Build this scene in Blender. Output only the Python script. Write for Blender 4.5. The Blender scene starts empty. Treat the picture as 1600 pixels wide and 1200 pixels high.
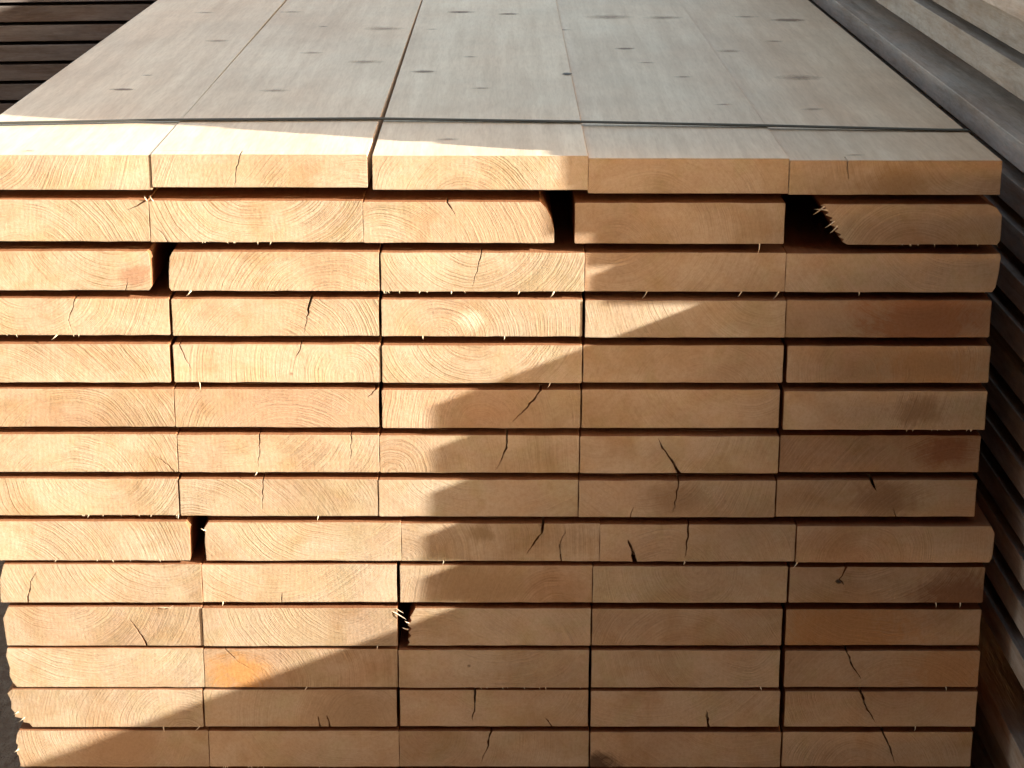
import bpy, bmesh, math, random
from mathutils import Vector, Matrix, noise
random.seed(11)
S = bpy.context.scene
COL = S.collection
W0, H0 = 1600.0, 1200.0
TOPZ = 1.0                       # height of the pack's top above the ground

# ------------------------------------------------------------------ camera
F = 3132.0                       # focal length in photo pixels
PITCH = math.atan(993.0 / F)
YAW = math.radians(0.26)
ROLL = math.radians(0.13)
cam_d = bpy.data.cameras.new('camera')
cam = bpy.data.objects.new('camera', cam_d)
COL.objects.link(cam)
cam_d.sensor_width = 36
cam_d.lens = 36 * F / W0
cam_d.clip_start = 0.05
cam_d.clip_end = 400
Rm = (Matrix.Rotation(-YAW, 3, 'Z') @ Matrix.Rotation(math.radians(90) - PITCH, 3, 'X') @ Matrix.Rotation(ROLL, 3, 'Z'))
D0 = F / 1625.0
anchor = Rm @ Vector(((786 - 800) / F, -(243 - 600) / F, -1)) * D0
CP = Vector((0, 0, TOPZ)) - anchor
cam.matrix_world = Matrix.Translation(CP) @ Rm.to_4x4()
S.camera = cam
S.render.resolution_x, S.render.resolution_y = 1024, 768


def ray(px, py):
    return Rm @ Vector(((px - 800) / F, -(py - 600) / F, -1))


def front(px, py, y=0.0):
    """metres (x, z) on the pack's front plane"""
    d = ray(px, py)
    t = (y - CP.y) / d.y
    p = CP + d * t
    return p.x, p.z


def ontop(px, py, z=TOPZ):
    d = ray(px, py)
    t = (z - CP.z) / d.z
    p = CP + d * t
    return p.x, p.y


# ------------------------------------------------------------------ sky, sun, exposure
SUN_TO = Vector((1.0, -0.35, 0.40)).normalized()
elev = math.asin(SUN_TO.z)
wd = bpy.data.worlds.new('World')
S.world = wd
wd.use_nodes = True
nt = wd.node_tree
bg = nt.nodes['Background']
sky = nt.nodes.new('ShaderNodeTexSky')
sky.sky_type = 'NISHITA'
sky.sun_disc = False
sky.sun_elevation = elev
sky.sun_rotation = math.atan2(SUN_TO.x, SUN_TO.y)
sky.air_density = 0.8
sky.dust_density = 1.2
sky.ozone_density = 0.6
warm = nt.nodes.new('ShaderNodeMix')          # the camera's warm white balance: an even tint on the whole sky
warm.data_type = 'RGBA'
warm.blend_type = 'MULTIPLY'
warm.inputs[0].default_value = 1.0
warm.inputs[7].default_value = (1.17, 0.96, 0.70, 1)
nt.links.new(sky.outputs[0], warm.inputs[6])
nt.links.new(warm.outputs[2], bg.inputs[0])
bg.inputs[1].default_value = 0.15
sd = bpy.data.lights.new('sun', 'SUN')
sd.energy = 3.8
sd.angle = math.radians(0.6)
sd.color = (1.0, 0.99, 0.90)
sun = bpy.data.objects.new('sun', sd)
COL.objects.link(sun)
sun.rotation_euler = SUN_TO.to_track_quat('Z', 'Y').to_euler()
sun.location = (4, -2, 4)
S.view_settings.view_transform = 'Standard'
S.view_settings.look = 'None'
S.view_settings.gamma = 1
S.view_settings.exposure = 1.9


# ------------------------------------------------------------------ materials
class NB:
    def __init__(s, name):
        s.m = bpy.data.materials.new(name)
        s.m.use_nodes = True
        s.t = s.m.node_tree
        s.b = s.t.nodes['Principled BSDF']

    def n(s, typ, **kw):
        x = s.t.nodes.new(typ)
        for k, v in kw.items():
            setattr(x, k, v)
        return x

    def set(s, sock, v):
        if hasattr(v, 'is_output') or isinstance(v, bpy.types.NodeSocket):
            s.t.links.new(v, sock)
        else:
            sock.default_value = v

    def math(s, op, a, b=None, clamp=False):
        x = s.n('ShaderNodeMath', operation=op)
        x.use_clamp = clamp
        s.set(x.inputs[0], a)
        if b is not None:
            s.set(x.inputs[1], b)
        return x.outputs[0]

    def vmath(s, op, a, b=None):
        x = s.n('ShaderNodeVectorMath', operation=op)
        s.set(x.inputs[0], a)
        if b is not None:
            s.set(x.inputs[1], b)
        return x.outputs['Value'] if op in ('LENGTH', 'DOT_PRODUCT') else x.outputs[0]

    def noise(s, vec, scale, detail=3, rough=0.5, dist=0.0, col=False):
        x = s.n('ShaderNodeTexNoise')
        s.set(x.inputs['Vector'], vec)
        x.inputs['Scale'].default_value = scale
        x.inputs['Detail'].default_value = detail
        x.inputs['Roughness'].default_value = rough
        x.inputs['Distortion'].default_value = dist
        return x.outputs[1 if col else 0]

    def ramp(s, fac, stops):
        x = s.n('ShaderNodeValToRGB')
        e = x.color_ramp.elements
        while len(e) < len(stops):
            e.new(0.5)
        for q, (p, c) in zip(e, stops):
            q.position = p
            q.color = (c, c, c, 1) if isinstance(c, (int, float)) else (*c, 1)
        s.set(x.inputs[0], fac)
        return x.outputs[0]

    def mix(s, fac, a, b, mode='MIX'):
        x = s.n('ShaderNodeMix', data_type='RGBA', blend_type=mode)
        s.set(x.inputs[0], fac)
        s.set(x.inputs[6], (*a, 1) if isinstance(a, tuple) else a)
        s.set(x.inputs[7], (*b, 1) if isinstance(b, tuple) else b)
        return x.outputs[2]

    def attr(s, name):
        x = s.n('ShaderNodeAttribute', attribute_name=name)
        return x


def wood(name, end, early, late, heart, rough=0.62, ringc=0.6, bump=0.5, bevel=0.0011, blotch=0.5, grey=None, spec=0.25, mottle=0.0, streak=0.0, dirt=0.0):
    """solid timber: growth rings round a pith line that every board carries in its own mesh"""
    b = NB(name)
    P = b.attr('pith').outputs['Vector']
    T = b.n('ShaderNodeSeparateXYZ')
    b.set(T.inputs[0], b.attr('tint').outputs['Vector'])
    tred, tdark, tring = T.outputs
    # wobble of the rings
    wob = b.noise(P, 14, 3, 0.5, col=True)
    wob = b.vmath('SUBTRACT', wob, (0.5, 0.5, 0.5))
    wob = b.vmath('MULTIPLY', wob, (0.016, 0, 0.016))
    slow = b.noise(b.vmath('MULTIPLY', P, (1, 0.5, 1)), 3.0, 1, 0.5, col=True)
    slow = b.vmath('MULTIPLY', b.vmath('SUBTRACT', slow, (0.5, 0.5, 0.5)), (0.05, 0, 0.05))
    Q = b.vmath('ADD', b.vmath('ADD', P, wob), slow)
    Q = b.vmath('MULTIPLY', Q, (1, 0, 1))
    r = b.vmath('LENGTH', Q)
    rn = b.math('MULTIPLY', r, 1 / 0.0033)
    # rings of uneven width
    lowr = b.n('ShaderNodeTexNoise', noise_dimensions='1D')
    b.set(lowr.inputs['W'], b.math('MULTIPLY', r, 90.0))
    lowr.inputs['Detail'].default_value = 2
    rn = b.math('ADD', rn, b.math('MULTIPLY', lowr.outputs[0], 3.0))
    saw = b.math('FRACT', rn)
    ring = b.ramp(saw, [(0, 0.0), (0.45, 0.12), (0.84, 1.0), (0.93, 1.0), (1, 0.0)])
    ringbw = b.n('ShaderNodeRGBToBW')
    b.set(ringbw.inputs[0], ring)
    ring = ringbw.outputs[0]
    patch = b.ramp(b.noise(P, 22, 2, 0.6), [(0.32, 0.0), (0.66, 1.0)])
    rstr = b.math('MULTIPLY', b.math('MULTIPLY', patch, ringc), tring)
    rstr = b.math('MULTIPLY', rstr, b.math('ADD', 0.35, b.noise(P, 160, 2)))
    fac = b.math('MULTIPLY', ring, rstr, clamp=True)
    c = b.mix(fac, early, late)
    # heartwood near the pith
    hn = b.math('ADD', r, b.math('MULTIPLY', b.noise(P, 18, 3), 0.10))
    hf = b.ramp(hn, [(0.055, 1.0), (0.125, 0.0)])
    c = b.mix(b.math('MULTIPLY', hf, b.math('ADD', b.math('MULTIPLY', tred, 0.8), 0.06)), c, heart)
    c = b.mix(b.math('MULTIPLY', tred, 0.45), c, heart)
    # blotches
    bl = b.noise(b.vmath('MULTIPLY', P, (1, 0.25, 1.6)), 13, 4, 0.6, 0.6)
    blf = b.ramp(bl, [(0.35, 0.0), (0.7, 1.0)])
    c = b.mix(b.math('MULTIPLY', blf, blotch * 0.5), c, b.mix(1.0, c, (0.80, 0.66, 0.55), 'MULTIPLY'))
    if mottle:
        m1 = b.ramp(b.noise(b.vmath('MULTIPLY', P, (1, 1, 1.5)), 26, 3, 0.55), [(0.45, 0.0), (0.62, 1.0)])
        m2 = b.ramp(b.noise(b.vmath('ADD', P, (3.1, 0, 7.7)), 20, 4, 0.6, 0.8), [(0.48, 0.0), (0.64, 1.0)])
        m3 = b.ramp(b.noise(b.vmath('ADD', P, (13.1, 0, 2.7)), 16, 3, 0.6, 0.4), [(0.52, 0.0), (0.66, 1.0)])
        c = b.mix(b.math('MULTIPLY', m1, 0.55 * mottle), c, b.mix(1.0, c, (1.02, 0.95, 0.86), 'MULTIPLY'))
        c = b.mix(b.math('MULTIPLY', m2, 0.6 * mottle), c, b.mix(1.0, c, (0.90, 0.95, 0.84), 'MULTIPLY'))
        c = b.mix(b.math('MULTIPLY', m3, 0.7 * mottle), c, b.mix(1.0, c, (0.86, 0.80, 0.69), 'MULTIPLY'))
    if streak:
        s1 = b.ramp(b.noise(b.vmath('MULTIPLY', P, (1, 0.035, 1)), 75, 4, 0.6), [(0.35, 0.0), (0.7, 1.0)])
        s2 = b.ramp(b.noise(b.vmath('MULTIPLY', P, (1, 0.35, 1)), 9, 4, 0.6, 0.5), [(0.4, 0.0), (0.65, 1.0)])
        c = b.mix(b.math('MULTIPLY', s1, streak), c, b.mix(1.0, c, (0.80, 0.74, 0.68), 'MULTIPLY'))
        c = b.mix(b.math('MULTIPLY', s2, streak), c, b.mix(1.0, c, (0.94, 0.88, 0.84), 'MULTIPLY'))
    hs = b.n('ShaderNodeHueSaturation')
    hs.inputs['Saturation'].default_value = 1.0
    if end:
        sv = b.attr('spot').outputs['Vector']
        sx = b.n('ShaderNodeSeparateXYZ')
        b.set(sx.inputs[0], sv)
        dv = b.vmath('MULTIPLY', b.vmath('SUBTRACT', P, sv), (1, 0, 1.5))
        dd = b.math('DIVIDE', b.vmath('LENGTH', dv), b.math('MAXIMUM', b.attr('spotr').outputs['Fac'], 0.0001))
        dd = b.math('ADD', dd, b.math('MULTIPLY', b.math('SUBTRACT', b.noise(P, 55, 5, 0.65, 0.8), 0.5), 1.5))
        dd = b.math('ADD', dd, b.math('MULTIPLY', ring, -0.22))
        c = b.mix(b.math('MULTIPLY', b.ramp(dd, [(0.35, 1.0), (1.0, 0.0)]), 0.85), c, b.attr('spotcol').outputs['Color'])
    big = b.noise(P, 7.0, 2, 0.5)
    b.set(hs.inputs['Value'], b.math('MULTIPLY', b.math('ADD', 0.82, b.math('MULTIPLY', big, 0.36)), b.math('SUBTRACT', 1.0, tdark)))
    b.set(hs.inputs['Color'], c)
    c = hs.outputs[0]
    if grey:
        gf = b.ramp(b.noise(b.vmath('MULTIPLY', P, (3, 0.5, 3)), 9, 5, 0.65), [(0.3, 0.0), (0.72, 1.0)])
        c = b.mix(b.math('MULTIPLY', gf, 0.7), c, grey)
    if dirt:
        d1 = b.ramp(b.noise(b.vmath('MULTIPLY', P, (1, 0.12, 1)), 34, 6, 0.7, 0.3), [(0.44, 0.0), (0.66, 1.0)])
        d2 = b.ramp(b.noise(b.vmath('MULTIPLY', P, (1, 0.5, 1)), 120, 4, 0.7), [(0.5, 0.0), (0.7, 1.0)])
        c = b.mix(b.math('MULTIPLY', d1, dirt), c, b.mix(1.0, c, (0.42, 0.37, 0.33), 'MULTIPLY'))
        c = b.mix(b.math('MULTIPLY', d2, dirt * .45), c, b.mix(1.0, c, (0.5, 0.45, 0.42), 'MULTIPLY'))
    mid = b.noise(P if end else b.vmath('MULTIPLY', P, (1, 0.1, 1)), 330, 3, 0.6)
    c = b.mix(b.math('MULTIPLY', b.ramp(mid, [(0.42, 0.0), (0.68, 1.0)]), 0.4), c, b.mix(1.0, c, (0.76, 0.69, 0.60), 'MULTIPLY'))
    fine = b.noise(b.vmath('MULTIPLY', P, (1, 1, 1) if end else (1, 0.06, 1)), 900 if end else 500, 2, 0.6)
    c = b.mix(b.math('MULTIPLY', b.ramp(fine, [(0.4, 0.0), (0.75, 1.0)]), 0.22), c, b.mix(1.0, c, (0.68, 0.58, 0.48), 'MULTIPLY'))
    b.set(b.b.inputs['Base Color'], c)
    b.b.inputs['Roughness'].default_value = rough
    b.b.inputs['Specular IOR Level'].default_value = spec
    # relief: soft early wood, saw scores, fibre
    if end:
        saws = b.n('ShaderNodeTexWave', wave_type='BANDS', bands_direction='X')
        b.set(saws.inputs['Vector'], b.vmath('ADD', b.vmath('MULTIPLY', P, (1, 1, 0.25)), b.vmath('MULTIPLY', b.noise(P, 9, 2, col=True), (0.03, 0.03, 0.03))))
        saws.inputs['Scale'].default_value = 70
        saws.inputs['Distortion'].default_value = 2
        h = b.math('ADD', b.math('MULTIPLY', ring, b.math('ADD', 0.15, b.math('MULTIPLY', patch, 0.95))), b.math('MULTIPLY', saws.outputs[0], 0.16))
        h = b.math('ADD', h, b.math('MULTIPLY', b.noise(P, 110, 4, 0.7), 2.2))
        h = b.math('ADD', h, b.math('MULTIPLY', b.noise(P, 12, 2), 5.0))
        dist = 0.00022
    else:
        h = b.math('ADD', b.math('MULTIPLY', fine, 0.6 if not dirt else 0.3), b.math('MULTIPLY', b.noise(b.vmath('MULTIPLY', P, (1, 0.1, 1)), 60, 3), 1.2))
        dist = 0.0012 if dirt else 0.00035
    bv = b.n('ShaderNodeBevel')
    bv.samples = 4
    bv.inputs['Radius'].default_value = bevel
    bp = b.n('ShaderNodeBump')
    bp.inputs['Strength'].default_value = bump
    bp.inputs['Distance'].default_value = dist
    b.set(bp.inputs['Height'], h)
    b.set(bp.inputs['Normal'], bv.outputs[0])
    b.set(b.b.inputs['Normal'], bp.outputs[0])
    return b.m


M_END = wood('sawn_end_grain', True, (0.60, 0.465, 0.335), (0.38, 0.265, 0.155), (0.43, 0.21, 0.10), ringc=0.85, bump=1.0, blotch=1.1, mottle=1.0)
M_FACE = wood('planed_face', False, (0.84, 0.685, 0.51), (0.70, 0.545, 0.38), (0.72, 0.52, 0.36), ringc=0.35, bump=0.6, blotch=0.7, rough=0.5, spec=0.5, streak=0.85)
M_ROUGH_SHADE = wood('rough_face_gap_shade', False, (0.36, 0.165, 0.08), (0.27, 0.12, 0.055), (0.29, 0.11, 0.05), ringc=0.5, bump=1.0, blotch=0.8, rough=0.9, spec=0.1)  # rough inner faces: shade of the row gaps put into the reddish colour
M_GEND = wood('weathered_end', True, (0.17, 0.125, 0.095), (0.10, 0.07, 0.05), (0.14, 0.09, 0.06), ringc=0.7, bump=0.7, bevel=0.001, grey=(0.17, 0.15, 0.135))
M_GFACE = wood('weathered_face', False, (0.52, 0.43, 0.365), (0.30, 0.23, 0.18), (0.36, 0.25, 0.19), ringc=0.8, bump=1.0, bevel=0.0005, blotch=1.2, streak=1.0, dirt=0.5, rough=.9, spec=.08, grey=(0.52, 0.475, 0.44))


def simple(name, col, rough=0.6, metal=0.0, var=0.3, sc=30, bump=0.2):
    b = NB(name)
    tc = b.n('ShaderNodeTexCoord').outputs['Object']
    v = b.noise(tc, sc, 4, 0.6)
    c = b.mix(b.ramp(v, [(0.3, 0.0), (0.7, 1.0)]), tuple(x * (1 - var) for x in col), tuple(min(1, x * (1 + var)) for x in col))
    b.set(b.b.inputs['Base Color'], c)
    b.b.inputs['Roughness'].default_value = rough
    b.b.inputs['Metallic'].default_value = metal
    bp = b.n('ShaderNodeBump')
    bp.inputs['Strength'].default_value = bump
    bp.inputs['Distance'].default_value = 0.002
    b.set(bp.inputs['Height'], v)
    b.set(b.b.inputs['Normal'], bp.outputs[0])
    return b.m


M_STRAP = simple('dark_strap', (0.050, 0.042, 0.028), 0.95, var=0.3)
M_STRAP2 = simple('dusty_strap', (0.34, 0.29, 0.22), 0.7, var=0.2)
M_SPL = simple('pale_splinter', (0.80, 0.62, 0.42), 0.7, var=0.1)
M_BEARER = simple('grey_bearer', (0.20, 0.165, 0.13), 0.85, sc=60)


def knot_mat(name, core, rim, hard, amax=1.0):
    b = NB(name)
    a = b.attr('rad').outputs['Fac']
    P = b.n('ShaderNodeTexCoord').outputs['Object']
    nz = b.noise(P, 110, 4, 0.65)
    a2 = b.math('ADD', a, b.math('MULTIPLY', b.math('SUBTRACT', nz, 0.5), 1.0))
    a2 = b.math('ADD', a2, b.math('MULTIPLY', b.math('SINE', b.math('MULTIPLY', a2, 22.0)), 0.05))
    al = b.n('ShaderNodeRGBToBW')
    b.set(al.inputs[0], b.ramp(a2, [(hard, 1.0), (0.93, 0.0)]))
    b.set(b.b.inputs['Base Color'], b.mix(b.ramp(a2, [(0.15, 0.0), (0.8, 1.0)]), core, rim))
    b.b.inputs['Roughness'].default_value = 0.6
    # never reach the disc's own edge
    edge = b.n('ShaderNodeRGBToBW')
    b.set(edge.inputs[0], b.ramp(a, [(0.75, 1.0), (0.98, 0.0)]))
    b.set(b.b.inputs['Alpha'], b.math('MULTIPLY', b.math('MULTIPLY', al.outputs[0], amax), edge.outputs[0]))
    return b.m


M_KNOT = knot_mat('knot_brown', (0.16, 0.085, 0.045), (0.40, 0.28, 0.19), 0.2, 0.85)
M_KNOTP = knot_mat('knot_pale', (0.36, 0.26, 0.18), (0.56, 0.43, 0.31), 0.05, 0.6)
M_KNOTD = knot_mat('knot_dark', (0.012, 0.008, 0.006), (0.06, 0.03, 0.015), 0.55)
M_RESIN = knot_mat('resin_orange', (0.62, 0.24, 0.05), (0.66, 0.33, 0.11), 0.3, .8)
M_HEARTD = knot_mat('heart_stain', (0.24, 0.10, 0.045), (0.40, 0.20, 0.09), 0.05, 0.6)


# ------------------------------------------------------------------ object helpers
def link(o, parent=None):
    COL.objects.link(o)
    if parent:
        o.parent = parent
    return o


def empty(name, loc, label, cat, group=None):
    o = bpy.data.objects.new(name, None)
    o.location = loc
    o.empty_display_size = 0.1
    o['label'] = label
    o['category'] = cat
    if group:
        o['group'] = group
    return link(o)


def mesh_obj(name, verts, faces, mats, parent=None, midx=None):
    me = bpy.data.meshes.new(name)
    me.from_pydata(verts, [], faces)
    for m in mats:
        me.materials.append(m)
    if midx:
        for p, i in zip(me.polygons, midx):
            p.material_index = i
    me.update()
    return link(bpy.data.objects.new(name, me), parent)


def outline(x0, x1, zb, zt, r=0.0010, jit=0.00025, lp=None, rp=None, top_slits=(), bot_slits=(), warp=0.0, plain=False, rnd=None):
    """closed outline of a board end, counter-clockwise seen from the front.
    lp / rp: profile of the left / right side as (inset, fraction of height);
    slit: (x, [(x, z) ...], half width)"""
    rnd = rnd or random
    h = zt - zb

    def side(prof, x, s):
        if prof is None:
            return [(x + s * r, zb), (x + s * r * 0.3, zb + r * 0.3), (x, zb + r), (x + s * jit, zb + h * 0.5), (x, zt - r), (x + s * r * 0.3, zt - r * 0.3), (x + s * r, zt)]
        return [(x + s * i, zb + f * h) for i, f in prof]
    L = side(lp, x0, 1)
    R = side(rp, x1, -1)

    def edge(a, b, slits, dirn, z0):
        n = max(2, int(abs(b - a) / 0.018))
        pts = []
        xs = [(a + (b - a) * (i + rnd.uniform(-.3, .3)) / n, None) for i in range(1, n)]
        for s in slits:
            xs = [q for q in xs if abs(q[0] - s[0]) > s[2] * 2 + 0.003] + [(s[0], s)]
        xs.sort(key=lambda q: q[0] * dirn)
        for x, s in xs:
            z = z0 + rnd.uniform(-jit, jit) + warp * math.sin((x - x0) / (x1 - x0) * math.pi)
            if s is None or plain:
                pts.append((x, z))
                continue
            w = s[2]
            poly = s[1]
            n_ = len(poly)
            go, back = [], []
            for i, (qx, qz) in enumerate(poly):
                k = w * (1 - (i / n_) ** 1.6) * rnd.uniform(.45, 1.25) if i < n_ - 1 else 0
                go.append((qx - dirn * k, qz))
                back.append((qx + dirn * k, qz))
            pts.append((x - dirn * w, z))
            pts += go
            pts += back[::-1][1:]
            pts.append((x + dirn * w, z))
        return pts
    B = edge(L[0][0], R[0][0], bot_slits, 1, zb)
    T = edge(R[-1][0], L[-1][0], top_slits, -1, zt)
    return [L[0]] + B + R + T + L[::-1][:-1]


def prism(bm, o, ya, yb, shift=(0, 0), shift0=(0, 0), cap_front=True, cap_back=True):
    A = [bm.verts.new((x + shift0[0], ya, z + shift0[1])) for x, z in o]
    Bk = [bm.verts.new((x + shift[0], yb, z + shift[1])) for x, z in o]
    n = len(o)
    if cap_front:
        f = bm.faces.new(A)
        f.material_index = 0
        f.normal_update()
        if f.normal.y > 0:
            f.normal_flip()
    if cap_back:
        f = bm.faces.new(Bk)
        f.material_index = 0
        f.normal_update()
        if f.normal.y < 0:
            f.normal_flip()
    for i in range(n):
        j = (i + 1) % n
        f = bm.faces.new((A[i], Bk[i], Bk[j], A[j]))
        f.material_index = 1


def add_attrs(me, pith, tint, spot=None):
    a = me.attributes.new('pith', 'FLOAT_VECTOR', 'POINT')
    t = me.attributes.new('tint', 'FLOAT_VECTOR', 'POINT')
    va, vt = [], []
    for v in me.vertices:
        va += [v.co.x - pith[0] + v.co.y * pith[2], v.co.y + pith[3], v.co.z - pith[1]]
        vt += list(tint)
    a.data.foreach_set('vector', va)
    t.data.foreach_set('vector', vt)
    sx, sz, sr, scol = spot or (9, 9, 0.0001, (0, 0, 0))
    n = len(me.vertices)
    me.attributes.new('spot', 'FLOAT_VECTOR', 'POINT').data.foreach_set('vector', [sx - pith[0], 0, sz - pith[1]] * n)
    me.attributes.new('spotr', 'FLOAT', 'POINT').data.foreach_set('value', [sr] * n)
    me.attributes.new('spotcol', 'FLOAT_COLOR', 'POINT').data.foreach_set('color', [*scol, 1.0] * n)


def make_board(name, parent, x0, x1, zb, zt, y0=0.0, y1=4.0, mats=None, lp=None, rp=None, slits=(), pith=None, tint=(0.1, 0, 1),
               back=(0, 0), label=None, jit=0.00025, r=0.0010, warp=0.0, origin=None, spot=None):
    mats = mats or (M_END, M_FACE)
    ts = [s[1:] for s in slits if s[0] == 't']
    bs = [s[1:] for s in slits if s[0] == 'b']
    sd_ = random.random()
    ox, oy, oz = origin if origin else ((x0 + x1) / 2, 0, (zb + zt) / 2)
    bm = bmesh.new()
    if slits:
        c = outline(x0, x1, zb, zt, r, jit, lp, rp, ts, bs, warp, rnd=random.Random(sd_))
        c2 = outline(x0, x1, zb, zt, r, jit, lp, rp, ts, bs, warp, True, rnd=random.Random(sd_))
        prism(bm, c, y0, y0 + 0.018, cap_back=False)
        prism(bm, c2, y0 + 0.018, y1, back)
    else:
        c = outline(x0, x1, zb, zt, r, jit, lp, rp, (), (), warp, rnd=random.Random(sd_))
        prism(bm, c, y0, y1, back)
    caps = [f for f in bm.faces if len(f.verts) > 4]
    bmesh.ops.triangulate(bm, faces=caps)
    bmesh.ops.translate(bm, verts=bm.verts, vec=(-ox, -oy, -oz))
    me = bpy.data.meshes.new(name)
    bm.to_mesh(me)
    bm.free()
    for m in mats:
        me.materials.append(m)
    if pith is None:
        w = x1 - x0
        pith = (random.uniform(-0.5, 0.5) * w, random.choice((-1, 1)) * random.uniform(0.01, 0.11), random.uniform(-.006, .006), random.uniform(-9, 9))
    add_attrs(me, pith, tint, (spot[0] - ox, spot[1] - oz, spot[2], spot[3]) if spot else None)
    o = link(bpy.data.objects.new(name, me), parent)
    ploc = parent.location if parent else Vector((0, 0, 0))
    o.location = Vector((ox, oy, oz)) - Vector(ploc)
    if label:
        o['label'] = label
    return o


def disc(name, parent, cx, cz_or_y, y_or_z, rx, ry, mat, axis, rot=0.0, label=None):
    """irregular knot lying on the end (axis 'y') or on the top face (axis 'z') of its board"""
    n = 20
    vs, fs = [(0, 0, 0)], []
    rads = [0.0]
    for k, rr in enumerate((0.5, 1.0)):
        for i in range(n):
            a = i * 2 * math.pi / n
            q = rr * (1 + (random.uniform(-.12, .12) if k else 0))
            u, v = math.cos(a) * rx * q, math.sin(a) * ry * q
            u, v = u * math.cos(rot) - v * math.sin(rot), u * math.sin(rot) + v * math.cos(rot)
            vs.append((u, 0, v) if axis == 'y' else (u, v, 0))
            rads.append(rr)
    for i in range(n):
        j = (i + 1) % n
        fs.append((0, 1 + i, 1 + j))
        fs.append((1 + i, 1 + n + i, 1 + n + j, 1 + j))
    me = bpy.data.meshes.new(name)
    me.from_pydata(vs, [], fs)
    me.materials.append(mat)
    at = me.attributes.new('rad', 'FLOAT', 'POINT')
    at.data.foreach_set('value', rads)
    o = link(bpy.data.objects.new(name, me), parent)
    wloc = Vector((cx, y_or_z, cz_or_y)) if axis == 'y' else Vector((cx, cz_or_y, y_or_z))
    base = parent.location + (parent.parent.location if parent.parent else Vector())
    o.location = wloc - base
    if label:
        o['label'] = label
    return o


def splinter(parent, x, y, z, dx, dz, w=0.0011, out=0.003):
    """a torn fibre: a bent tapering sliver rooted in the board's edge"""
    vs, fs = [], []
    n = 4
    for i in range(n + 1):
        t = i / n
        c = Vector((dx * t + dz * 0.25 * t * t, -out * math.sin(t * 2.2), dz * t - abs(dx) * 0.2 * t * t))
        k = w * (1 - t) + 0.00008
        perp = Vector((-dz, 0, dx)).normalized()
        vs += [tuple(c + perp * k), tuple(c - perp * k), tuple(c + Vector((0, -k * .9, 0)))]
    for i in range(n):
        for j in range(3):
            a, b_ = i * 3 + j, i * 3 + (j + 1) % 3
            fs.append((a, b_, b_ + 3, a + 3))
    fs.append((n * 3, n * 3 + 1, n * 3 + 2))
    o = mesh_obj('splinter', vs, fs, [M_SPL], parent)
    base = parent.location + (parent.parent.location if parent.parent else Vector())
    o.location = Vector((x, y, z)) - base
    return o


# ------------------------------------------------------------------ ground
def ground():
    n = 90
    vs, fs = [], []
    for j in range(n + 1):
        for i in range(n + 1):
            u, v = (i / n * 2 - 1), (j / n * 2 - 1)
            x = math.copysign(abs(u) ** 3 * 150, u) + u * 6
            y = math.copysign(abs(v) ** 3 * 150, v) + v * 6
            z = noise.noise(Vector((x * 0.7, y * 0.7, 0))) * 0.02 + noise.noise(Vector((x * 4, y * 4, 3))) * 0.006 - 0.02
            vs.append((x, y, z))
    for j in range(n):
        for i in range(n):
            a = j * (n + 1) + i
            fs.append((a, a + 1, a + n + 2, a + n + 1))
    b = NB('yard_dirt')
    P = b.n('ShaderNodeTexCoord').outputs['Object']
    v = b.noise(P, 3, 8, 0.65)
    g = b.noise(P, 60, 5, 0.7)
    c = b.mix(b.ramp(v, [(0.35, 0.0), (0.68, 1.0)]), (0.27, 0.165, 0.10), (0.42, 0.28, 0.18))
    c = b.mix(b.math('MULTIPLY', b.ramp(g, [(0.45, 0.0), (0.7, 1.0)]), 0.6), c, (0.50, 0.37, 0.25))
    b.set(b.b.inputs['Base Color'], c)
    b.b.inputs['Roughness'].default_value = 0.95
    bp = b.n('ShaderNodeBump')
    bp.inputs['Distance'].default_value = 0.02
    b.set(bp.inputs['Height'], g)
    b.set(b.b.inputs['Normal'], bp.outputs[0])
    o = mesh_obj('ground', vs, fs, [b.m])
    o['kind'] = 'structure'
    o['label'] = 'bare brown dirt of the timber yard under the stacks'
    for p in o.data.polygons:
        p.use_smooth = True


ground()

# ------------------------------------------------------------------ the fresh pack in front
pack = empty('lumber_pack', (0, 0, 0), 'banded pack of fresh pale planks with cracked sawn ends facing the viewer', 'lumber stack')

# per row: photo pixels (top, bottom) at the left and the right end, then the board ends
ROWS = [
    (243, 296, 252, 305, [(-84, 235), (237, 574), (582, 917), (919, 1231), (1233, 1564)]),
    (312, 377, 320, 383, [(-84, 232), (234, 565), (567, 866), (898, 1226), (1284, 1565)]),
    (392, 453, 398, 458, [(-88, 236), (263, 592), (595, 912), (914, 1227), (1228, 1563)]),
    (466, 523, 470, 528, [(-84, 265), (269, 592), (596, 910), (914, 1226), (1228, 1548)]),
    (537, 597, 542, 599, [(-84, 266), (271, 594), (597, 909), (911, 1224), (1230, 1547)]),
    (607, 666, 611, 671, [(-80, 270), (273, 592), (597, 906), (909, 1218), (1224, 1540)]),
    (678, 737, 683, 740, [(-76, 276), (278, 592), (593, 904), (906, 1216), (1219, 1532)]),
    (748, 805, 751, 808, [(-72, 278), (281, 590), (592, 902), (904, 1210), (1213, 1525)]),
    (814, 875, 822, 878, [(-56, 297), (320, 626), (627, 935), (937, 1242), (1244, 1552)]),
    (881, 941, 886, 941, [(-1, 314), (316, 620), (625, 924), (926, 1230), (1233, 1537)]),
    (948, 1009, 954, 1009, [(4, 315), (317, 621), (634, 923), (925, 1222), (1228, 1532)]),
    (1013, 1074, 1018, 1074, [(9, 317), (319, 620), (623, 920), (924, 1218), (1226, 1530)]),
    (1077, 1136, 1080, 1134, [(16, 317), (319, 620), (625, 919), (923, 1218), (1226, 1525)]),
    (1141, 1198, 1144, 1197, [(27, 325), (327, 622), (624, 920), (922, 1219), (1222, 1518)]),
]
BIG = 0.0016
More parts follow.
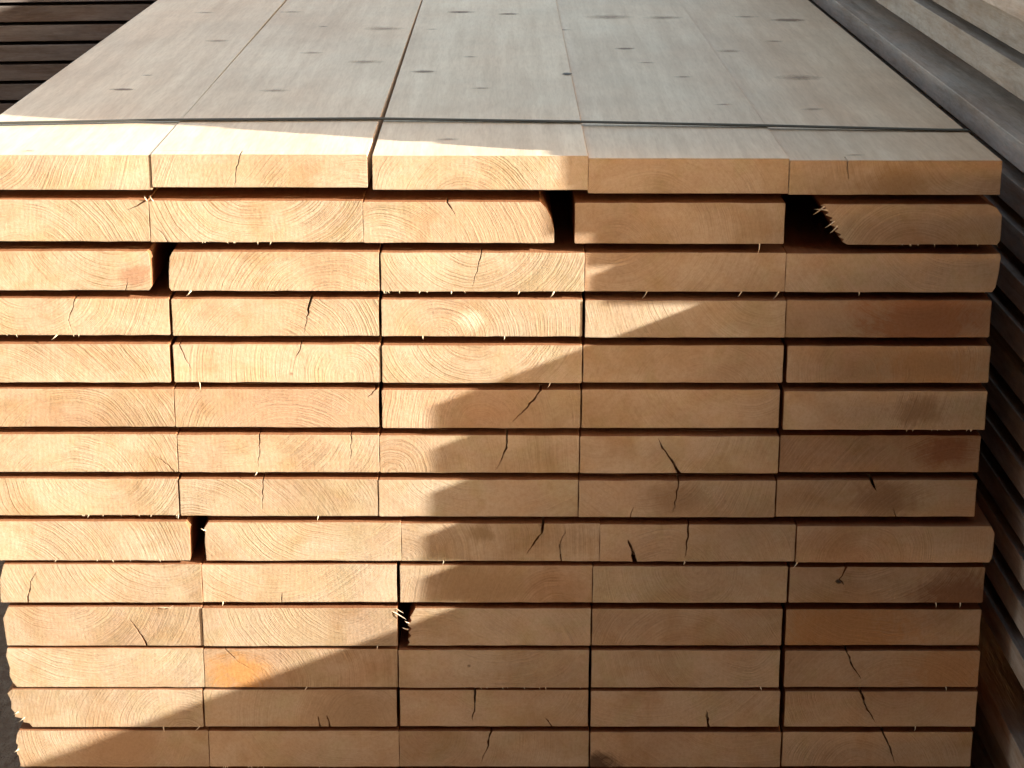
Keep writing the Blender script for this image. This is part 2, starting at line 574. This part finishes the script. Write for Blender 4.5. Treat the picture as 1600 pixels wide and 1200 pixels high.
# cracks: (row, board) -> [(edge, [(px, py) ...], half width in px)]
CR = {
    (1, 1): [('t', [(375, 240), (370, 262), (366, 291)], 1.0)],
    (2, 0): [('t', [(228, 313), (214, 322), (195, 330)], 1.8)],
    (2, 1): [('b', [(262, 377), (250, 362), (236, 350)], 0.8)],
    (2, 2): [('t', [(698, 318), (706, 328), (713, 338)], 1.4)],
    (3, 2): [('t', [(752, 398), (745, 425), (735, 452)], 0.8)],
    (4, 0): [('t', [(117, 470), (108, 500), (112, 515)], 0.9)],
    (4, 1): [('t', [(486, 467), (480, 495), (474, 521)], 1.9)],
    (5, 1): [('t', [(280, 540), (290, 560), (300, 580)], 0.8), ('t', [(470, 541), (463, 560)], 0.8)],
    (6, 1): [('t', [(587, 606), (580, 616), (572, 622)], 1.4)],
    (6, 2): [('t', [(845, 609), (835, 622), (815, 645), (799, 660)], 1.9)],
    (7, 0): [('b', [(272, 735), (255, 720), (232, 706)], 0.9)],
    (7, 1): [('t', [(405, 680), (405, 706), (402, 733)], 0.9), ('t', [(548, 680), (549, 722)], 0.8)],
    (7, 2): [('t', [(792, 680), (791, 700), (783, 722), (772, 736)], 1.5)],
    (7, 3): [('b', [(1061, 739), (1052, 722), (1036, 700), (1028, 683)], 3.2)],
    (8, 1): [('t', [(411, 748), (410, 775), (409, 800)], 0.9)],
    (8, 3): [('t', [(1060, 750), (1056, 778), (1051, 802)], 1.2), ('b', [(985, 806), (897, 790)][:1] + [(990, 790)], 0.8)],
    (8, 4): [('t', [(1362, 752), (1371, 768)], 2.8), ('b', [(1400, 806), (1397, 792)], 1.0)],
    (9, 2): [('t', [(849, 815), (846, 833), (833, 851), (821, 868)], 2.0), ('b', [(877, 874), (874, 853), (884, 828)], 1.1)],
    (9, 3): [('b', [(992, 874), (987, 858), (981, 843)], 3.6), ('t', [(1076, 818), (1074, 845), (1070, 872)], 1.5)],
    (10, 0): [('b', [(44, 938), (48, 910), (57, 892)], 1.2)],
    (10, 1): [('b', [(440, 940), (441, 925)], 0.7)],
    (11, 0): [('b', [(229, 1007), (215, 985), (200, 966)], 1.6)],
    (12, 4): [('t', [(1323, 1016), (1331, 1038), (1346, 1062)], 1.6)],
    (13, 1): [('b', [(500, 1133), (497, 1118)], 1.6), ('b', [(515, 1133), (511, 1117)], 1.6)],
    (13, 2): [('t', [(742, 1079), (743, 1100), (738, 1128)], 1.7), ('b', [(862, 1134), (852, 1122)], 1.2)],
    (13, 3): [('b', [(1107, 1133), (1103, 1108)], 2.2)],
    (13, 4): [('t', [(1344, 1080), (1353, 1104), (1368, 1130)], 2.2)],
    (14, 2): [('t', [(768, 1142), (762, 1165), (751, 1192)], 1.6)],
    (14, 4): [('t', [(1379, 1143), (1391, 1170), (1397, 1194)], 1.6)],
    (12, 1): [('t', [(352, 1016), (372, 1034), (402, 1052)], 0.8)],
    (1, 4): [('t', [(1324, 256), (1326, 282)], 0.9)],
    (3, 0): [('b', [(196, 450), (200, 432)], 0.7)],
    (10, 4): [('t', [(1322, 890), (1312, 904), (1318, 914)], 2.0)],
}
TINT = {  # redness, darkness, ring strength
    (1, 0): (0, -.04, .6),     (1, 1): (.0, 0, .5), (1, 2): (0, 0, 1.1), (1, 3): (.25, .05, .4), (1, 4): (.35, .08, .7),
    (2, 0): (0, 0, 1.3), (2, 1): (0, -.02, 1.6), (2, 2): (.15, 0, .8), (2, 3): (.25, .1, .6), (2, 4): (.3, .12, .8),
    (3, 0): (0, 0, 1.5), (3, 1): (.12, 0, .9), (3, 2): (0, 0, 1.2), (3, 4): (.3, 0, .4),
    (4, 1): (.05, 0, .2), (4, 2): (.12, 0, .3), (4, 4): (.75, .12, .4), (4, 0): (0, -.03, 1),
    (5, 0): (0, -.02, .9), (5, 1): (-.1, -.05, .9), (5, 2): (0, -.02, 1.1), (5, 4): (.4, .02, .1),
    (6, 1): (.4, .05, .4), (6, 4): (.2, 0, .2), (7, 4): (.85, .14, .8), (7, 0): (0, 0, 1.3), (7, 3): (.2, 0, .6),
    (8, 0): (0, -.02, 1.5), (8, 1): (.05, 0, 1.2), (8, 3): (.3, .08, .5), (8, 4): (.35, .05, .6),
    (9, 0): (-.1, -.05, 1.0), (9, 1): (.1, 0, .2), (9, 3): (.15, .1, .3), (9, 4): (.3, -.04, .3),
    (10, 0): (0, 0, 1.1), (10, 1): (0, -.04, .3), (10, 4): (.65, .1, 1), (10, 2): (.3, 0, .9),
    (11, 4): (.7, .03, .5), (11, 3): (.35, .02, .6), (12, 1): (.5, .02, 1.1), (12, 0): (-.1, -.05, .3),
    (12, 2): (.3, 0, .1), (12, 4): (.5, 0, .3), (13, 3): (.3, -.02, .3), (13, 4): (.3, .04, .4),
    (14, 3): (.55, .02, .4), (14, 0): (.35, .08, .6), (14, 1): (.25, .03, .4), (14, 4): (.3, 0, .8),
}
PITH = {  # ring centre relative to the board's centre, metres (x, z)
    (1, 2): (-.01, -.055), (2, 0): (-.02, -.06), (2, 1): (.005, .075), (3, 0): (.06, .06), (3, 1): (.06, -.05), (3, 2): (-.012, .05),
    (4, 0): (-.03, .05), (5, 2): (.0, .055), (7, 0): (.01, -.06), (8, 0): (.04, .045), (10, 0): (.06, .06), (11, 0): (-.05, .07), (1, 0): (-.08, .05), (1, 1): (.09, -.06), (12, 1): (-.07, -.03), (11, 1): (.05, .05)}
LAB = {
    (2, 2): 'plank end with its upper right corner rounded off beside the first black hole',
    (2, 4): 'plank end with torn splintered left corner beside the second black hole',
    (4, 1): 'sunlit plank end split by one dark leaning crack', (7, 3): 'shaded plank end with a wide black diagonal crack',
    (7, 4): 'dark reddish plank end with a brown patch', (12, 1): 'plank end with an orange resin streak',
    (10, 4): 'plank end with dark star shaped knot and brown right corner', (11, 0): 'sunlit plank end with thin slanting crack and chipped top edge',
    (9, 3): 'shaded plank end with a dark gouge at its bottom', (14, 3): 'orange plank end with a black stain in its lower left corner',
    (13, 3): 'plank end with a small looped crack', (11, 2): 'plank end with frayed left edge beside the dark splintery gap',
    (13, 0): 'plank end with ragged lower left corner', (4, 4): 'reddish brown plank end at the shaded right edge',
}
SIDE = {
    (2, 2): dict(rp=[(0.0, 0), (0.0, .3), (.003, .6), (.008, .85), (.014, 1)]),
    (2, 4): dict(lp=[(.026, 0), (.021, .07), (.0225, .13), (.017, .20), (.0195, .25), (.013, .33), (.0165, .40), (.009, .48), (.0125, .54), (.0075, .60), (.0105, .66), (.003, .73), (.0065, .79), (.0015, .86), (.0035, .91), (-.002, .96), (.002, 1)],
                 rp=[(.003, 0), (0, .1), (0, .72), (.006, .92), (.014, 1)]),
    (3, 0): dict(rp=[(.003, 0), (0.0005, .08), (0, .5), (0.001, .93), (.003, 1)]),
    (3, 1): dict(lp=[(.002, 0), (0.0, .08), (0.0005, .5), (0.002, .86), (.005, 1)]),
    (3, 4): dict(rp=[(.006, 0), (.003, .12), (.001, .5), (0, .9), (.001, 1)]),
    (9, 4): dict(rp=[(.003, 0), (.0005, .2), (0, .8), (.004, 1)]),
    (9, 0): dict(rp=[(.001, 0), (.0005, .1), (.0, .8), (.003, 1)]),
    (9, 1): dict(lp=[(.001, 0), (.0, .5), (.001, .75), (.0, .85), (.004, 1)]),
    (10, 0): dict(lp=[(.0, 0), (.001, .6), (.006, 1)]),
    (11, 0): dict(lp=[(.003, 0), (.002, .3), (.001, .7), (.007, 1)]),
    (11, 2): dict(lp=[(.0015, 0), (.004, .08), (.002, .17), (.0055, .26), (.003, .35), (.006, .45), (.002, .55), (.006, .66), (.0045, .76), (.008, .9), (.010, 1)]),
    (12, 0): dict(lp=[(.010, 0), (.006, .12), (.003, .3), (.004, .5), (.001, .8), (.003, 1)]),
    (13, 0): dict(lp=[(.022, 0), (.019, .10), (.013, .13), (.012, .22), (.004, .28), (.005, .36), (.001, .5), (.002, .65), (.000, .8), (-.002, .9), (.003, 1)]),
    (14, 0): dict(lp=[(.002, 0), (.001, .3), (-.001, .36), (.001, .6), (-.001, .66), (.001, .9), (.003, 1)]),
}
Y0 = {(1, 1): -.001, (2, 3): .001, (3, 3): .003, (3, 4): .004, (9, 4): -.002, (7, 4): .004}
SEAM = {(4, 0): 4, (5, 0): 3, (4, 3): 1.2, (5, 2): 1.6, (4, 2): 2.6, (5, 1): 2.6, (6, 1): 3.0, (5, 3): 5, (6, 3): 5, (7, 3): 2.5, (7, 2): 1.2, (8, 0): 2, (8, 1): 1.0, (8, 3): 2, (9, 3): 1.5,
        (10, 1): 4, (10, 3): 3, (11, 2): 2, (11, 3): 3, (12, 2): 3, (12, 1): 1.5, (13, 1): 4, (13, 2): 3, (14, 2): 2, (14, 3): 2.5, (3, 1): 2.6, (2, 0): 0.8, (2, 1): .15, (3, 3): .15, (9, 1): .15, (9, 2): .15, (7, 1): .3, (7, 0): .8, (1, 0): .6, (10, 0): .3, (11, 0): .5, (12, 0): .3, (14, 1): .3, (12, 3): 4, (9, 0): 9, (6, 2): 2.2, (13, 0): 2.0, (1, 1): 8}
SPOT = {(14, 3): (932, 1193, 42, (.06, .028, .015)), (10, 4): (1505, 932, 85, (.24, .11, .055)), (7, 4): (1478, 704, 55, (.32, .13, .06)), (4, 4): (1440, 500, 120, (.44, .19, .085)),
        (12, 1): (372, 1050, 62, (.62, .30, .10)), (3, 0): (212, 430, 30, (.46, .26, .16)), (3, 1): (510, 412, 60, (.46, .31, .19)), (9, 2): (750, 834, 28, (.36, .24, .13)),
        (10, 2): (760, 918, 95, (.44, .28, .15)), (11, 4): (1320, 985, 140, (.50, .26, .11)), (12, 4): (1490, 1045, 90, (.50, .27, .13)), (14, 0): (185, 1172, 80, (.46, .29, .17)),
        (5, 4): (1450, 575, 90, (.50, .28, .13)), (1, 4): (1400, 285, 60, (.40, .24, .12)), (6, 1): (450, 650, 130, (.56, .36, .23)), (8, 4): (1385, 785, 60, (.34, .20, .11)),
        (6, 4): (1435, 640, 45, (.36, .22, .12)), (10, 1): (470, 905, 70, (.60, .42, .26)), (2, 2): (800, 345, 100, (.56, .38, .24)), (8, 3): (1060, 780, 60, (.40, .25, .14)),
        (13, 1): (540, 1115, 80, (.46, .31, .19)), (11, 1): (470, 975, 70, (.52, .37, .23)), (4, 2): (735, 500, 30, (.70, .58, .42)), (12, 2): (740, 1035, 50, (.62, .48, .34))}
boards = {}
row_z = []
for ri, (tl, bl, tr, br, bd) in enumerate(ROWS, 1):
    zl = []
    for ci, (a, b_) in enumerate(bd):
        m = (a + b_) / 2
        f_ = min(1, max(0, m / 1550))
        tp, bp_ = tl + (tr - tl) * f_, bl + (br - bl) * f_
        if ri == 1 and ci == 1:
            tp, bp_ = tp - 3, bp_ - 6
        if ri == 1 and ci == 2:
            bp_ -= 4
            tp -= 1
        nx = bd[ci + 1][0] if ci < 4 else 9999
        if nx - b_ <= 3:
            b_ = nx - SEAM.get((ri, ci), 0.6)
        xa, _ = front(a, (tp + bp_) / 2)
        xb, _ = front(b_, (tp + bp_) / 2)
        _, zt = front(m, tp)
        _, zb = front(m, bp_)
        if ri == 1:
            zt = TOPZ + (0, .0010, 0, -.0026, -.0042)[ci]
        cr = []
        for e, pl, w in CR.get((ri, ci), []):
            P = [front(*pl[0])]
            for q0, q1 in zip(pl, pl[1:]):
                ns = max(1, int(math.dist(q0, q1) / 5))
                for k_ in range(1, ns + 1):
                    P.append(front(q0[0] + (q1[0] - q0[0]) * k_ / ns + random.uniform(-1.3, 1.3), q0[1] + (q1[1] - q0[1]) * k_ / ns))
            cr.append((e, P[0][0], [(x, min(zt - .001, max(zb + .001, z))) for x, z in P[1:]], w / 1600.0 * 1.0))
        if (ri, ci - 1) in ((3, 3), (2, 1), (9, 1), (9, 2), (7, 1)):
            Y0[(ri, ci)] = boards[(ri, ci - 1)][5]
        y0 = Y0.get((ri, ci), random.uniform(-.0008, .0008) if ci < 3 else random.uniform(-.002, .002))
        tint = TINT.get((ri, ci), (random.uniform(.0, .4), random.uniform(-.05, .10), random.uniform(.2, .9)))
        pith = None
        if (ri, ci) in PITH:
            px_, pz_ = PITH[(ri, ci)]
            pith = (px_, pz_, random.uniform(-.004, .004), random.uniform(-9, 9))
        bk = (0, 0)
        spot = None
        if (ri, ci) in SPOT:
            q = SPOT[(ri, ci)]
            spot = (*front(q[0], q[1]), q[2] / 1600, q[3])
        if ri == 1:
            bk = ((.0, 0), (.012, 0), (0.001, 0), (0, 0), (0, 0))[ci]
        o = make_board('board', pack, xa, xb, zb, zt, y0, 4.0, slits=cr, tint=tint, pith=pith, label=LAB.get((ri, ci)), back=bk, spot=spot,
                       jit=0.0003 if ri > 1 else .00012, r=random.uniform(.0006, .0016) if ri > 1 else .0005, mats=(M_END, M_ROUGH_SHADE if ri > 1 else M_FACE), **SIDE.get((ri, ci), {}))
        boards[(ri, ci)] = (o, xa, xb, zb, zt, y0)
        zl.append((zb, zt))
    row_z.append((sum(z[0] for z in zl) / 5, sum(z[1] for z in zl) / 5))
# rows below the frame, down to the bearers
z = row_z[-1][0] - 0.0085
xs = [front(p, 1170)[0] for p in (30, 326, 623, 921, 1221, 1518)]
shared = None
while z - 0.0375 > 0.10:
    for ci in range(5):
        if shared is None:
            shared = make_board('board', pack, xs[0], xs[1] - .002, z - 0.0365, z, 0, 4.0, tint=(.2, .03, .5), mats=(M_END, M_ROUGH_SHADE))
            continue
        o = shared.copy()
        COL.objects.link(o)
        o.location = ((xs[ci] + xs[ci + 1]) / 2, random.uniform(-.002, .002), z - 0.01825)
    row_z.append((z - 0.0365, z))
    z -= 0.045
# stickers between the rows
lath = None
for k in range(len(row_z) - 1):
    up, lo = row_z[k][0], row_z[k + 1][1]
    for yy in (0.42, 1.5, 2.6, 3.7):
        t = max(up - lo - .0012, .004)
        sx = (xs[-1] - xs[0]) / 2 - .02
        v = [(x, y, zz) for x in (-sx, sx) for y in (-.022, .022) for zz in (-t / 2, t / 2)]
        o = mesh_obj('sticker', v, [(0, 1, 3, 2), (4, 6, 7, 5), (0, 4, 5, 1), (2, 3, 7, 6), (0, 2, 6, 4), (1, 5, 7, 3)], [M_BEARER], pack)
        o.location = ((xs[0] + xs[-1]) / 2, yy, (up + lo) / 2)


def top_board(x):
    for ci in range(5):
        o, xa, xb, zb, zt, y0 = boards[(1, ci)]
        if x < xb + .001 or ci == 4:
            return o, zt


def block(name, parent, x0, x1, y0, y1, z0, z1, mats, tint=(.1, 0, .6), label=None):
    return make_board(name, parent, x0, x1, z0, z1, y0, y1, mats=mats, tint=tint, label=label, jit=.0008, r=.004)


def cross_bearer(parent, x0, x1, yc, w, z0, z1, mat):
    """square timber lying across under a stack"""
    e = 0.004
    sec = [(-w / 2 + e, z0), (w / 2 - e, z0), (w / 2, z0 + e), (w / 2, z1 - e), (w / 2 - e, z1), (-w / 2 + e, z1), (-w / 2, z1 - e), (-w / 2, z0 + e)]
    vs = [(x0, yc + a, c) for a, c in sec] + [(x1, yc + a, c) for a, c in sec]
    fs = [tuple(range(8)), tuple(range(15, 7, -1))] + [(i, i + 8, (i + 1) % 8 + 8, (i + 1) % 8) for i in range(8)]
    o = mesh_obj('bearer', vs, fs, [mat], parent)
    o.location = -Vector(parent.location)
    return o


for yy in (.5, 2.0, 3.5):
    cross_bearer(pack, xs[0] + .01, xs[-1] - .01, yy, .095, -.01, row_z[-1][0] - .001, M_BEARER)


# straps over the top
def strap(parent, pts, w, mat, drop, label):
    """pts: (x, y) along the top; the band bends down both sides"""
    t = 0.0009
    prof = []
    xL, xR = pts[0][0], pts[-1][0]
    path = [(xL - .004, pts[0][1] + .01, TOPZ - drop), (xL - .004, pts[0][1], TOPZ - .006), (xL, pts[0][1], TOPZ + .0018)]
    for x, y in pts[1:-1]:
        path.append((x, y, TOPZ + .0026 - max(0, (x + .05) * .0105)))
    path += [(xR, pts[-1][1], TOPZ - .0026), (xR + .004, pts[-1][1], TOPZ - .006), (xR + .004, pts[-1][1] + .01, TOPZ - drop)]
    vs, fs = [], []
    for i, p in enumerate(path):
        p = Vector(p)
        a = Vector(path[max(0, i - 1)])
        c = Vector(path[min(len(path) - 1, i + 1)])
        tg = (c - a).normalized()
        nrm = Vector((0, 1, 0)).cross(tg).normalized()
        for u, v in ((-w / 2, t / 2), (w / 2, t / 2), (w / 2, -t / 2), (-w / 2, -t / 2)):
            vs.append(tuple(p + Vector((0, u, 0)) + nrm * v * -1))
    for i in range(len(path) - 1):
        for j in range(4):
            a, b_ = i * 4 + j, i * 4 + (j + 1) % 4
            fs.append((a, b_, b_ + 4, a + 4))
    fs += [(3, 2, 1, 0), (len(vs) - 4, len(vs) - 3, len(vs) - 2, len(vs) - 1)]
    o = mesh_obj('strap', vs, fs, [mat], parent)
    o['label'] = label
    return o


XL, XR = front(-84, 270)[0], front(1564, 270)[0]
sp = [ontop(px, py) for px, py in ((0, 196), (268, 191), (583, 189), (898, 192), (1202, 195), (1480, 199))]
sp = [(XL - .001, sp[0][1])] + sp + [(XR + .001, sp[-1][1])]
strap(pack, sp, 0.0105, M_STRAP, .9, 'grey packing strap across the top near the sawn ends')

# knots on the top faces (photo pixels, half width px)
KN = [(192, 140, 15, 0), (230, 118, 10, 1), (505, 43, 9, 1), (487, 84, 16, 1), (430, 143, 17, 1), (340, 64, 14, 1), (600, 46, 22, 1), (570, 98, 26, 1),
      (720, 19, 17, 0), (795, 22, 13, 0), (675, 46, 12, 1), (735, 89, 14, 1), (663, 112, 22, 0), (752, 138, 16, 1), (880, 44, 14, 1),
      (952, 24, 28, 1), (1037, 25, 26, 1), (977, 73, 15, 0), (1067, 117, 18, 1), (1010, 95, 14, 1), (1140, 75, 26, 1), (1232, 27, 34, 0), (1250, 116, 34, 1),
      (1165, 22, 18, 1), (1270, 165, 20, 1), (1336, 236, 14, 1), (700, 218, 18, 1), (45, 236, 12, 1), (1210, 60, 16, 1), (1130, 160, 12, 1), (455, 20, 12, 1), (320, 20, 12, 1)]


for px, py, hw, pale in KN:
    x, y = ontop(px, py)
    sc = F / (Vector((x, y, TOPZ)) - CP).length
    r_ = hw / sc * random.uniform(.7, 1.35)
    o, zt = top_board(x)
    disc('knot', o, x, y, zt + .00035, r_ * 1.35, r_ * random.uniform(.7, 1.15), M_KNOTP if pale else M_KNOT, 'z')
x, y = ontop(886, 116)
disc('knot', top_board(x - .01)[0], x, y, top_board(x - .01)[1] + .0006, .0075, .011, M_KNOTD, 'z', label='black knot hole on the seam of the top')


def fknot(r, c, px, py, hx, hz, mat, rot=0.0, label=None):
    o, xa, xb, zb, zt, y0 = boards[(r, c)]
    x, z_ = front(px, py)
    hx, hz = hx / 1600, hz / 1560
    z_ = min(zt - hz * .6, max(zb + hz * .6, z_)) if hz < .015 else z_
    disc('knot', o, x, z_, y0 - .0005, hx, hz, mat, 'y', rot, label)


fknot(10, 4, 1310, 908, 7, 5, M_KNOTD)
fknot(5, 1, 456, 584, 4, 4, M_HEARTD)
fknot(12, 2, 733, 1040, 4, 4, M_HEARTD)

# splinters hanging from arrises: row, board, px, py, dx px, dy px (down positive)
SPL = [(3, 2, 866, 455, -4, 9), (3, 3, 1012, 457, -6, 11), (2, 3, 1187, 382, 1, 17), (3, 3, 1160, 457, -5, 8), (3, 3, 1218, 457, -6, 11), (3, 4, 1343, 457, 1, 6),
       (3, 1, 299, 455, -6, 8), (4, 0, 90, 523, -8, 7), (4, 2, 660, 524, 2, 5), (4, 2, 788, 525, 1, 6), (5, 2, 860, 598, -3, 8), (5, 1, 311, 597, 5, 12),
       (9, 2, 693, 875, 0, 8), (9, 4, 1246, 878, -6, 9), (9, 3, 1070, 876, -1, 6), (10, 1, 348, 940, 1, 7), (8, 1, 497, 805, 0, 9), (11, 1, 590, 1008, 0, 7),
       (13, 4, 1430, 1134, 0, 8), (12, 4, 1478, 1073, 2, 6), (12, 3, 1188, 1074, 3, 5), (10, 4, 1462, 941, 2, 8), (10, 4, 1500, 941, 1, 8), (13, 0, 255, 1135, 4, 8), (13, 0, 313, 1134, -7, 6),
       (11, 1, 612, 955, 26, 8), (11, 1, 618, 950, 14, 4), (11, 2, 638, 985, -12, -8), (11, 2, 640, 975, -10, -8),
       (2, 4, 1296, 330, -26, -8), (2, 4, 1290, 322, -16, 10), (2, 4, 1306, 345, -14, 8), (2, 4, 1310, 352, -10, 10),
       (11, 0, 245, 950, 24, -5), (11, 0, 262, 952, 8, -9), (2, 1, 240, 316, -8, -12), (2, 0, 230, 315, -6, -10), (9, 1, 322, 830, -10, -8),
       (3, 2, 705, 456, 1, 5), (3, 2, 812, 456, -2, 5), (8, 0, 278, 805, 2, 6), (7, 1, 402, 738, -3, 6), (13, 0, 40, 1120, -10, 6), (13, 0, 30, 1112, -9, 2), (14, 0, 30, 1170, -8, 4), (12, 1, 480, 1073, -4, 5)]
for r, c, px, py, dx, dy in SPL:
    o, xa, xb, zb, zt, y0 = boards[(r, c)]
    x, z_ = front(px, py)
    z_ = min(zt - .0005, max(zb + .0006, z_))
    splinter(o, x, y0 + .001, z_, dx / 1600, -dy / 1560, w=.0006 + .0004 * random.random())


# short torn fibres along the sawn lower arrises
def fringe(o, xa, xb, zb, y0, n):
    vs, fs = [], []
    ctr = random.uniform(xa, xb)
    for k in range(n):
        x = min(xb - .003, max(xa + .003, random.gauss(ctr, (xb - xa) * .22)))
        l, w = random.uniform(.0008, .0028), random.uniform(.0003, .0008)
        dx = random.uniform(-.6, .6) * l
        i = len(vs)
        vs += [(x - w, y0, zb + .0004), (x + w, y0, zb + .0004), (x, y0 + w, zb + .0004), (x + dx, y0 - random.uniform(0, .001), zb - l)]
        fs += [(i, i + 1, i + 3), (i + 1, i + 2, i + 3), (i + 2, i, i + 3)]
    q = mesh_obj('fibre_fringe', vs, fs, [M_SPL], o)
    q.location = -(o.location + o.parent.location)
    q['kind'] = 'stuff'


for k, (o, xa, xb, zb, zt, y0) in boards.items():
    if k[0] > 1 and random.random() < .15:
        fringe(o, xa, xb, zb, y0, random.randint(4, 10))

# ------------------------------------------------------------------ weathered stack on the right, reaching past the front
GREY = (M_GEND, M_GFACE)
XN = 0.532
rp = empty('lumber_pack', (XN + .5, 0, 0), 'tall grey weathered lumber stack along the right side of the fresh pack', 'lumber stack')


def side_rows(parent, z_top, n, yend, y1, pitch, th, xfun, seedtint=(.1, 0, 1), cols=5, w=.196, dk=0.0):
    zz = z_top
    for k in range(n):
        ye = yend(k) if callable(yend) else yend
        x = xfun(k)
        for c in range(cols):
            make_board('board', parent, x + c * (w + .003), x + c * (w + .003) + w, zz - th, zz, ye + (random.uniform(-.01, .02) if c else 0), y1,
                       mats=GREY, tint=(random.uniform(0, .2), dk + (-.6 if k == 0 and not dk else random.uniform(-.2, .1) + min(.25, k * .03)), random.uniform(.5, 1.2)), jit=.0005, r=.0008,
                       back=(random.uniform(-.004, .006) if c else 0, 0))
        if k < n - 1:
            for yy in (.62, 2.0, 3.4):
                t = pitch - th - .001
                v = [(a, b_, cz) for a in (0, cols * w) for b_ in (-.02, .02) for cz in (-t / 2, t / 2)]
                s = mesh_obj('sticker', v, [(0, 1, 3, 2), (4, 6, 7, 5), (0, 4, 5, 1), (2, 3, 7, 6), (0, 2, 6, 4), (1, 5, 7, 3)], [M_BEARER], parent)
                s.location = Vector((XN + .015, yy, zz - th - (pitch - th) / 2)) - Vector(parent.location)
        zz -= pitch
    return zz


# lower pack: rows above z0 - .24 end at y -.21, deeper rows reach further forward
side_rows(rp, TOPZ - .0115, 12, lambda k: (-.212 + random.uniform(-.004, .004)) if k < 5 else -.62 + .02 * (k % 3), 4.2, .0455, .0285,
          lambda k: XN + random.uniform(-.002, .004))
zlow = TOPZ - .0115 - 12 * .0455
for yy in (-.45, .42, 2.2, 3.8):
    cross_bearer(rp, XN - .02, XN + 1.0, yy, .09, zlow - .062, zlow + .0165, M_BEARER)
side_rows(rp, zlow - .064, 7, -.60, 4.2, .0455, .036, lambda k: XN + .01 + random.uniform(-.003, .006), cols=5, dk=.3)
for yy in (-.4, 1.5, 3.8):
    cross_bearer(rp, XN, XN + .98, yy, .09, -.02, zlow - .064 - 7 * .0455 + .0085, M_BEARER)
# upper pack on bearers
for yy in (.30, 1.4, 2.9, 3.9):
    cross_bearer(rp, XN + .16, XN + .97, yy, .07, TOPZ - .011, TOPZ + .0265, M_BEARER)
zz = TOPZ + .0275
for k in range(10):
    th = .033 if k == 0 else .037
    g = .012 if k == 0 else (.004 if k == 1 else .0085)
    for c in range(5):
        x = XN + (.004, .006, -.012, .0, .003, -.002)[k % 6] + c * .199
        make_board('board', rp, x, x + .196, zz, zz + th, -.157 + random.uniform(-.002, .002) + (k > 3) * .008 - (k in (2, 3)) * .009, 4.2, mats=GREY if k < 3 else (M_END, M_FACE),
                   tint=(random.uniform(0, .5) if k != 2 else .8, random.uniform(-.1, .1) if k != 2 else -.7, random.uniform(.5, 1.2)), jit=.0005, r=.0008)
    zz += th + g

# ------------------------------------------------------------------ dark stack far behind on the left, seen from its long side
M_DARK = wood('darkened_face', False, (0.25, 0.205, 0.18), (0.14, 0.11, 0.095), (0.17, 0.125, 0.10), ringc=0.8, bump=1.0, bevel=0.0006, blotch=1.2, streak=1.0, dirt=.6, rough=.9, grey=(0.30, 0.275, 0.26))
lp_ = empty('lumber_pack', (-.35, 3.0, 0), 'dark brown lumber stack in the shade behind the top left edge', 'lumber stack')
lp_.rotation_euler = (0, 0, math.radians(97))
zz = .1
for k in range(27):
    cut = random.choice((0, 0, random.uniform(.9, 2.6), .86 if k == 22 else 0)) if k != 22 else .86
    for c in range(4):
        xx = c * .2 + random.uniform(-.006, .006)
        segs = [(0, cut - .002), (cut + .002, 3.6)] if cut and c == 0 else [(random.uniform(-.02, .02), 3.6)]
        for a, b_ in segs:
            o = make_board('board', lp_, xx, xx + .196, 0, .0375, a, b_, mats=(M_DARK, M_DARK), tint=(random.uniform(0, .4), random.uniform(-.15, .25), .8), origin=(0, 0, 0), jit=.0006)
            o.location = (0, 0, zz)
    for yy in (.3, 1.9, 3.3):
        v = [(a, b_, cz) for a in (0.02, .79) for b_ in (-.02, .02) for cz in (0, .0075)]
        st = mesh_obj('sticker', v, [(0, 1, 3, 2), (4, 6, 7, 5), (0, 4, 5, 1), (2, 3, 7, 6), (0, 2, 6, 4), (1, 5, 7, 3)], [M_BEARER], lp_)
        st.location = (0, yy, zz + .0375)
    zz += .0465
for yy in (.3, 1.9, 3.3):
    v = [(a, b_, cz) for a in (0.02, .78) for b_ in (-.05, .05) for cz in (-.02, .0995)]
    st = mesh_obj('bearer', v, [(0, 1, 3, 2), (4, 6, 7, 5), (0, 4, 5, 1), (2, 3, 7, 6), (0, 2, 6, 4), (1, 5, 7, 3)], [M_BEARER], lp_)
    st.location = (0, yy, 0)

# ------------------------------------------------------------------ boarded shed added unseen behind the viewer: it keeps the low sky off the sawn ends
shed = empty('added_sky_blocker', (-1.5, -4.2, 0), 'dark brown boarded shed across the yard behind the viewer, outside the picture', 'shed')
M_BLOCKER = simple('dark_blocker_boards', (0.09, 0.055, 0.03), 0.85, sc=8)
sb = None
for k in range(80):
    if sb is None:
        v = [(a, b_, c) for a in (-.093, .093) for b_ in (-.012, .012) for c in (0, 6.3)]
        sb = mesh_obj('blocker_board', v, [(0, 1, 3, 2), (4, 6, 7, 5), (0, 4, 5, 1), (2, 3, 7, 6), (0, 2, 6, 4), (1, 5, 7, 3)], [M_BLOCKER], shed)
        o = sb
    else:
        o = sb.copy()
        COL.objects.link(o)
    o.location = (-9.5 + k * .19, (k % 2) * .018, 0)
v = [(a, b_, 6.3 + c + (b_ < 0) * -.6) for a in (-9.7, 5.7) for b_ in (.45, -3.2) for c in (0, .08)]
mesh_obj('blocker_roof', v, [(0, 1, 3, 2), (4, 6, 7, 5), (0, 4, 5, 1), (2, 3, 7, 6), (0, 2, 6, 4), (1, 5, 7, 3)], [M_BLOCKER], shed)
